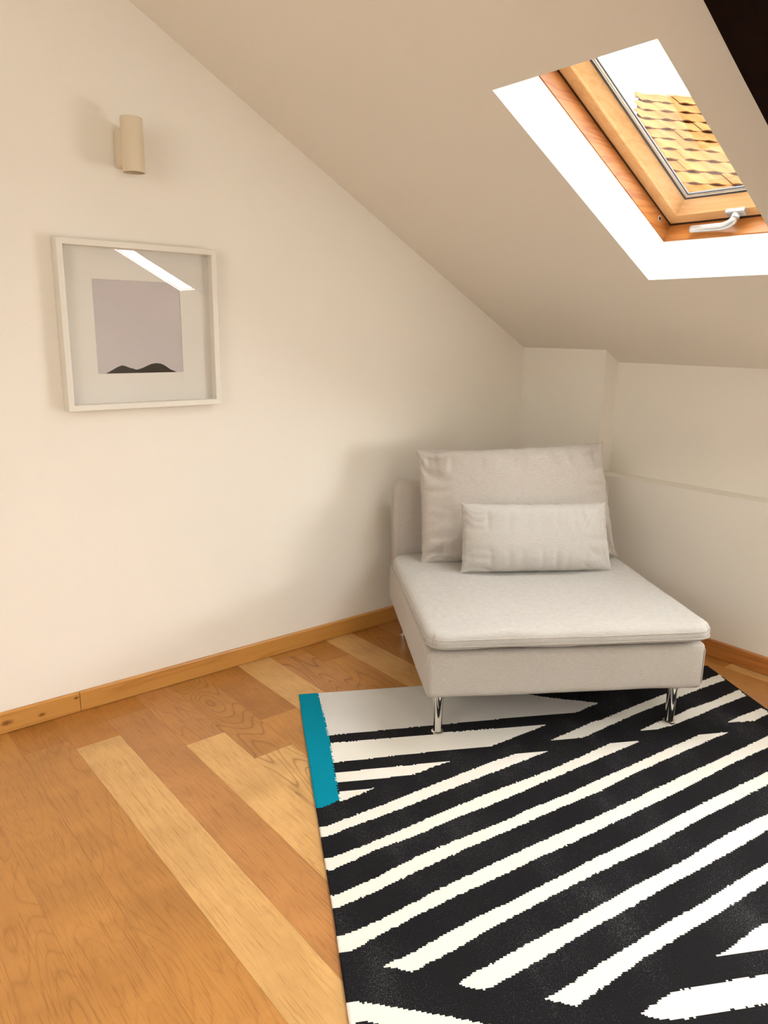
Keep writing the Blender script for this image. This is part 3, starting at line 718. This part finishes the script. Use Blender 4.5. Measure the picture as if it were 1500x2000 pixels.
seamloop(0.346, 0.0004, 0.0024, 'piping'); seamloop(0.368, 0.0006, 0.0018, 'piping')
# backrest panel with rounded top corners
def back_panel():
    bm = bmesh.new(); z0, z1, rr = 0.160, 0.688, 0.045; th0, th1 = 0.862, CD
    outline = [(0.004, z0), (CW-0.004, z0)]
    for k in range(9): a = R(0+90*k/8); outline.append((CW-0.002-rr+rr*math.cos(a), z1-rr+rr*math.sin(a)))
    for k in range(9): a = R(90+90*k/8); outline.append((0.002+rr+rr*math.cos(a), z1-rr+rr*math.sin(a)))
    # rings across the thickness, rounded
    sect = [(0.018, 0.0), (0.008, 0.003), (0.002, 0.009), (0.0, 0.02), (0.0, (th1-th0)-0.02), (0.002, th1-th0-0.009), (0.008, th1-th0-0.003), (0.018, th1-th0)]
    c = Vector((CW/2, (z0+z1)/2)); rings = []
    for ins, t in sect:
        ring_ = []
        for x, z in outline:
            dx = c.x-x; dz = c.y-z
            ring_.append(bm.verts.new((x+math.copysign(min(ins, abs(dx)), dx), th0+t, z+math.copysign(min(ins, abs(dz)), dz))))
        rings.append(ring_)
    n = len(outline)
    for A, Bq in zip(rings, rings[1:]):
        for k in range(n): bm.faces.new((A[k], A[(k+1)%n], Bq[(k+1)%n], Bq[k]))
    bm.faces.new(rings[0][::-1]); bm.faces.new(rings[-1])
    return bobj('backrest', bm, M_LINEN, chair)
bk = back_panel(); 
for p in bk.data.polygons: p.use_smooth = len(p.vertices) == 4
# legs
def leg(u, w, z0):
    bm = bmesh.new()
    lathe(bm, [(0.0165, 0.0), (0.0205, 0.0015), (0.0205, 0.006), (0.0145, 0.0085), (0.0138, 0.012), (0.0150, 0.05), (0.0175, 0.158), (0.0, 0.158)], 36, False)
    o = bobj('leg', bm, M_CHROME, chair, smooth=True); o.location = (u, w, z0)
    md = o.modifiers.new('e', 'EDGE_SPLIT'); md.split_angle = R(40)
leg(0.052, 0.065, 0.0066); leg(CW-0.075, 0.060, 0.0066); leg(0.06, CD-0.07, 0.0005); leg(CW-0.06, CD-0.07, 0.0005)

# ------------------------------------------------------------------ cushions
def pillow(name, wd, ht, th, m, M, seed, nu=96, nv=64, pull=0.018, wr=0.004, ex=0.42, warp=((0,0),(0,0),(0,0),(0,0))):
    """two-sided stuffed cushion in its own x (width) / z (height) plane, y thickness; corners stick out as ears.
    warp = (dx, dz) of the corners bottom left, bottom right, top left, top right"""
    verts, faces = [], []
    def ridge(q):
        return max(0.0, 1-abs(noise.noise(q))*3.2)
    def pt(a, b, sgn):
        x = a*wd/2*(1-pull/(wd/2)*(1-b*b)**1.0*abs(a)**3) ; z = b*ht/2*(1-pull/(ht/2)*(1-a*a)*abs(b)**3)
        f = max(0, (1-abs(a)**2.6)*(1-abs(b)**2.6))**ex
        sag = 1+0.24*(-b)*(1-b*b)
        y = sgn*th/2*f*sag
        # puckers that run in from the seams
        da, db = (1-abs(a))*wd/2, (1-abs(b))*ht/2
        if da < 0.13: y -= sgn*wr*math.sin(math.pi*min(1, da/0.13))*ridge(Vector((z*16+seed, math.copysign(5, a)+sgn*2, x*3.0)))
        if db < 0.11: y -= sgn*wr*0.8*math.sin(math.pi*min(1, db/0.11))*ridge(Vector((x*15+seed, math.copysign(9, b)+sgn*2, z*3.0)))
        # diagonal folds out of the corners
        dc = math.hypot(da, db)
        if dc < 0.16: y -= sgn*wr*0.9*math.sin(math.pi*min(1, dc/0.16))*ridge(Vector((math.atan2(db, da+1e-6)*2.2+seed+5*a, 3+b, 0)))
        y += sgn*0.006*f*noise.noise(Vector((x*5+seed, z*5, sgn*2.0)))
        e = max(abs(a), abs(b))
        ed = 0.0035*noise.noise(Vector((a*8+seed, b*8, 0)))*(e**8)
        # little rounded ears
        er = (abs(a)*abs(b))**14; x += math.copysign((0.006 if b > 0 else 0.013)*er, a); z += math.copysign(0.004*er, b)
        u_, v_ = (a+1)/2, (b+1)/2
        wx = sum(k*c[0] for k, c in zip(((1-u_)*(1-v_), u_*(1-v_), (1-u_)*v_, u_*v_), warp))
        wz = sum(k*c[1] for k, c in zip(((1-u_)*(1-v_), u_*(1-v_), (1-u_)*v_, u_*v_), warp))
        return Vector((x+ed+wx, y, z+ed+wz))
    idx = {}
    for sgn in (-1, 1):
        for j in range(nv+1):
            for i in range(nu+1):
                ta_, tb_ = -1+2*i/nu, -1+2*j/nv
                a = math.sin(ta_*math.pi/2)*0.55+ta_*0.45; b = math.sin(tb_*math.pi/2)*0.55+tb_*0.45
                bd = i in (0, nu) or j in (0, nv)
                if bd and sgn == 1: idx[(sgn, i, j)] = idx[(-1, i, j)]; continue
                idx[(sgn, i, j)] = len(verts); p = pt(a, b, sgn)
                if bd: p.y = 0
                verts.append(p)
    for sgn in (-1, 1):
        for j in range(nv):
            for i in range(nu):
                q = [idx[(sgn, i, j)], idx[(sgn, i+1, j)], idx[(sgn, i+1, j+1)], idx[(sgn, i, j+1)]]
                if sgn == 1: q = q[::-1]
                faces.append(tuple(q))
    o = mobj(name, verts, faces, m, smooth=True)
    loop = [idx[(-1, i, 0)] for i in range(nu)] + [idx[(-1, nu, j)] for j in range(nv)] + [idx[(-1, i, nv)] for i in range(nu, 0, -1)] + [idx[(-1, 0, j)] for j in range(nv, 0, -1)]
    pts = [tuple(verts[k]) for k in loop]; pts.append(pts[0])
    bm = bmesh.new(); tube(bm, pts, [0.0021]*len(pts), 6)
    s = bobj('seam', bm, M_PIPE, o, smooth=True)
    o.matrix_world = M
    return o
CH = Matrix.Translation((0.9049, -1.4203, 0)) @ Matrix.Rotation(R(57.617), 4, 'Z')
def place(u, w, z, tilt, yaw=0, roll=0): return CH @ Matrix.Translation((u, w, z)) @ Matrix.Rotation(R(yaw), 4, 'Z') @ Matrix.Rotation(R(-tilt), 4, 'X') @ Matrix.Rotation(R(roll), 4, 'Y')
BC = pillow('back_cushion', 0.80, 0.475, 0.185, M_LINEN, place(0.490, 0.755, 0.628, 13, 0, -1.6), 3.0, pull=0.008, wr=0.012, warp=((0, 0), (0.006, 0), (0.0, -0.020), (-0.034, -0.010)))
tag(BC, 'large beige linen back cushion leaning against the chair backrest', 'cushion')
LC = pillow('lumbar_cushion', 0.585, 0.266, 0.15, M_LINEN2, place(0.517, 0.565, 0.528, 10, 0, 0.4), 11.0, pull=0.005, wr=0.0055, warp=((0, 0), (0.008, 0), (0, 0), (-0.022, 0)))
tag(LC, 'small rectangular pale linen lumbar cushion in front of the large back cushion', 'cushion')

# ------------------------------------------------------------------ framed picture
PY0, PY1, PZ0, PZ1, PD, MW = -2.1836, -1.6579, 1.0335, 1.5554, 0.047, 0.0185
pic = empty('framed_picture', (0, (PY0+PY1)/2, PZ0)); tag(pic, 'square deep white box frame with a lilac print of dark hills, on the left wall', 'picture')
def inpic(o): o.parent = pic; o.matrix_parent_inverse = Matrix.Translation(pic.location).inverted(); return o
bm = bmesh.new(); loops = []
for i, x in ((0, 0.002), (0, PD-0.001), (0.001, PD), (MW-0.001, PD), (MW, PD-0.001), (MW, 0.002)):
    loops.append([bm.verts.new((x, a, b)) for a, b in ((PY0+i, PZ0+i), (PY1-i, PZ0+i), (PY1-i, PZ1-i), (PY0+i, PZ1-i))])
for k in range(6):
    A, Bq = loops[k], loops[(k+1) % 6]
    for j in range(4): bm.faces.new((A[j], A[(j+1)%4], Bq[(j+1)%4], Bq[j]))
inpic(bobj('frame', bm, M_WHITE))
wy0, wy1, wz0, wz1 = -2.0745, -1.7820, 1.1470, 1.4420
bm = bmesh.new(); xm = 0.015
def rect(bm, x, a, b, c, d): return bm.faces.new([bm.verts.new(p) for p in ((x, a, c), (x, b, c), (x, b, d), (x, a, d))])
a0, a1, c0, c1 = PY0+MW-0.001, PY1-MW+0.001, PZ0+MW-0.001, PZ1-MW+0.001
for (a, b, c, d) in ((a0, wy0, c0, c1), (wy1, a1, c0, c1), (wy0, wy1, c0, wz0), (wy0, wy1, wz1, c1)): box(bm, (xm-0.002, a, c), (xm, b, d))
inpic(bobj('mat_board', bm, M_MAT))
bm = bmesh.new(); box(bm, (0.011, wy0-0.01, wz0-0.01), (0.0128, wy1+0.01, wz1+0.01))
pr = inpic(bobj('print', bm, M_PRINT))
hill = [(-2.0501,1.1470),(-2.035,1.1545),(-2.0239,1.1600),(-2.010,1.1675),(-1.997,1.1722),(-1.991,1.1725),(-1.980,1.1690),(-1.9676,1.1637),(-1.957,1.1618),(-1.9483,1.1580),(-1.940,1.1590),(-1.9235,1.1640),(-1.9051,1.1720),(-1.892,1.1765),(-1.8775,1.1784),(-1.862,1.1765),(-1.8504,1.1718),(-1.838,1.1640),(-1.828,1.1568),(-1.815,1.1515),(-1.8051,1.1470)]
bm = bmesh.new()
av = [bm.verts.new((0.0130, y, z)) for y, z in hill]; bv = [bm.verts.new((0.0130, y, wz0-0.003)) for y, z in hill]
for k in range(len(hill)-1): bm.faces.new((av[k], bv[k], bv[k+1], av[k+1]))
r_ = bmesh.ops.extrude_face_region(bm, geom=bm.faces[:]); bmesh.ops.translate(bm, verts=[e for e in r_['geom'] if isinstance(e, bmesh.types.BMVert)], vec=(0.0003, 0, 0))
hl = bobj('hills', bm, M_HILL, pr)
bm = bmesh.new(); box(bm, (0.0175, a0+0.0002, c0+0.0002), (0.0190, a1-0.0002, c1-0.0002))
inpic(bobj('glass', bm, M_GLASS))
bm = bmesh.new(); box(bm, (0.0025, a0, c0), (0.0105, a1, c1)); inpic(bobj('backing_board', bm, M_MAT))

# ------------------------------------------------------------------ wall lamp
lamp = empty('wall_lamp', (0, -1.955, 1.83)); tag(lamp, 'cream cylindrical up-and-down wall lamp mounted above the framed picture', 'lamp')
LY, LX = -1.950, 0.097
bm = bmesh.new(); box(bm, (0.001, -1.973, 1.777), (0.060, -1.927, 1.889), None)
o = bobj('wall_plate', bm, M_LAMP, lamp); o.matrix_parent_inverse = Matrix.Translation(lamp.location).inverted(); bevel(o, 0.009, 4)
bm = bmesh.new(); Mz = Matrix.Translation((LX, LY, 0))
lathe(bm, [(0.0312, 1.800), (0.0312, 1.755), (0.0322, 1.754), (0.0330, 1.755), (0.0330, 1.908), (0.0322, 1.909), (0.0310, 1.908), (0.0310, 1.845), (0.0001, 1.845)], 48, False, Mz)
o = bobj('lamp_cylinder', bm, M_LAMP, lamp, smooth=True); o.matrix_parent_inverse = Matrix.Translation(lamp.location).inverted()
md = o.modifiers.new('e', 'EDGE_SPLIT'); md.split_angle = R(35)
bm = bmesh.new(); lathe(bm, [(0.0308, 1.775), (0.0306, 1.800), (0.020, 1.808), (0.0001, 1.808)], 40, False, Mz)
o = bobj('lamp_socket', bm, M_LAMPIN, lamp, smooth=True); o.matrix_parent_inverse = Matrix.Translation(lamp.location).inverted()

# ------------------------------------------------------------------ neighbouring tiled roof outside
def house():
    h = empty('house', (-3.4286, 5.7080, 0)); tag(h, 'neighbouring house with a terracotta tiled roof seen through the roof window', 'house')
    r = Vector((0.4765, 0.8791, 0)); hz = Vector((-0.8791, 0.4765, 0)); up_ = hz*math.cos(R(35)) + Vector((0, 0, math.sin(R(35)))); nn = r.cross(up_).normalized()
    if nn.z < 0: nn = -nn
    A = Vector((-3.4286, 5.7080, 4.1098)); rnd = random.Random(5)
    verts, faces, tone = [], [], []
    TW, TL, sub = 0.245, 0.262, 10
    for k in range(14):
        v1 = -k*TL; v0 = v1-TL*1.10
        ul = min(0, 0.39*v1)-0.02; i0 = 0 
        off = 0.0
        nT = int((6.0-ul)/TW)
        for t in range(nT):
            u0 = ul + t*TW + off; tn = rnd.uniform(0.86, 1.12); tb = rnd.uniform(-0.06, 0.06); jz = rnd.uniform(-0.004, 0.004); jv = rnd.uniform(-0.006, 0.006)
            base = len(verts)
            for i in range(sub+1):
                f = i/sub; u = u0 + f*TW*1.0
                wv = 0.010*math.sin(math.pi*min(1, f/0.5)) if f < 0.5 else -0.004*math.sin(math.pi*(f-0.5)/0.5)
                for v, zz in ((v0+jv, 0.030), (v0+jv, 0.026), (v1, 0.008)):
                    z = zz + wv + jz
                    if zz == 0.030: z = 0.012 + wv + jz
                    verts.append(A + r*u + up_*v + nn*z)
            for i in range(sub):
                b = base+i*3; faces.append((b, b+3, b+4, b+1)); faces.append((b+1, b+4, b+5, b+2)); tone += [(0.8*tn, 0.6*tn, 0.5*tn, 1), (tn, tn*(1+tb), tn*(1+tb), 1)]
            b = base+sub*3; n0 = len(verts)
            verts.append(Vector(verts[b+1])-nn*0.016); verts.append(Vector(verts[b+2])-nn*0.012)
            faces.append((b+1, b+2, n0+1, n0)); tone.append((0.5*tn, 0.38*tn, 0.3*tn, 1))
    # underlay so no sky shows between the courses
    i = len(verts)
    for u, v in ((0.06, -0.03), (6.0, -0.03), (6.0, -3.9), (-1.44, -3.9)): verts.append(A + r*u + up_*v - nn*0.01)
    for u, v in ((0.06, -0.03), (6.0, -0.03), (6.0, -3.9), (-1.44, -3.9)): verts.append(A + r*u + up_*v - nn*0.10)
    for f in ((i, i+1, i+2, i+3), (i+7, i+6, i+5, i+4), (i, i+4, i+5, i+1), (i+1, i+5, i+6, i+2), (i+2, i+6, i+7, i+3), (i+3, i+7, i+4, i)):
        faces.append(f); tone.append((0.4, 0.3, 0.25, 1))
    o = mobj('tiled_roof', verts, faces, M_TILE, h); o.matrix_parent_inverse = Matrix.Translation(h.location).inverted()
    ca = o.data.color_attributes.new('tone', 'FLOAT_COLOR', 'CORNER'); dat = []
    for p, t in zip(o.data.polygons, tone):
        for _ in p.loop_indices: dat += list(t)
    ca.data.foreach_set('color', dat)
    bm = bmesh.new()
    for k in range(15):
        c = A + r*(k*0.42+0.02) + nn*0.0; pts = [c + Vector((0, 0, -0.012 + 0.004*(k % 2))), c + r*0.44 + Vector((0, 0, -0.012+0.012))]
        tube(bm, [tuple(p) for p in pts], [0.040, 0.046], 12)
    o = bobj('ridge_cap', bm, mat('dark ridge', (0.30, 0.17, 0.10), 0.9), h); o.matrix_parent_inverse = Matrix.Translation(h.location).inverted()
    bm = bmesh.new()
    P0 = A + r*(-1.2) + up_*(-3.6); P1 = A + r*6.0 + up_*(-3.6); Q1 = A + r*6.0 + up_*(-0.2); Q0 = A + r*0.1 + up_*(-0.2)
    def g(p, z): return Vector((p.x, p.y, z))
    P = [g(P0, -6), g(P1, -6), g(P1+hz*6, -6), g(P0+hz*6, -6), P0-nn*0.12, P1-nn*0.12, Q1-nn*0.12, Q0-nn*0.12]
    hexa(bm, P)
    o = bobj('wall', bm, M_HOUSE, h); o.matrix_parent_inverse = Matrix.Translation(h.location).inverted()
house()
bpy.context.view_layer.update()
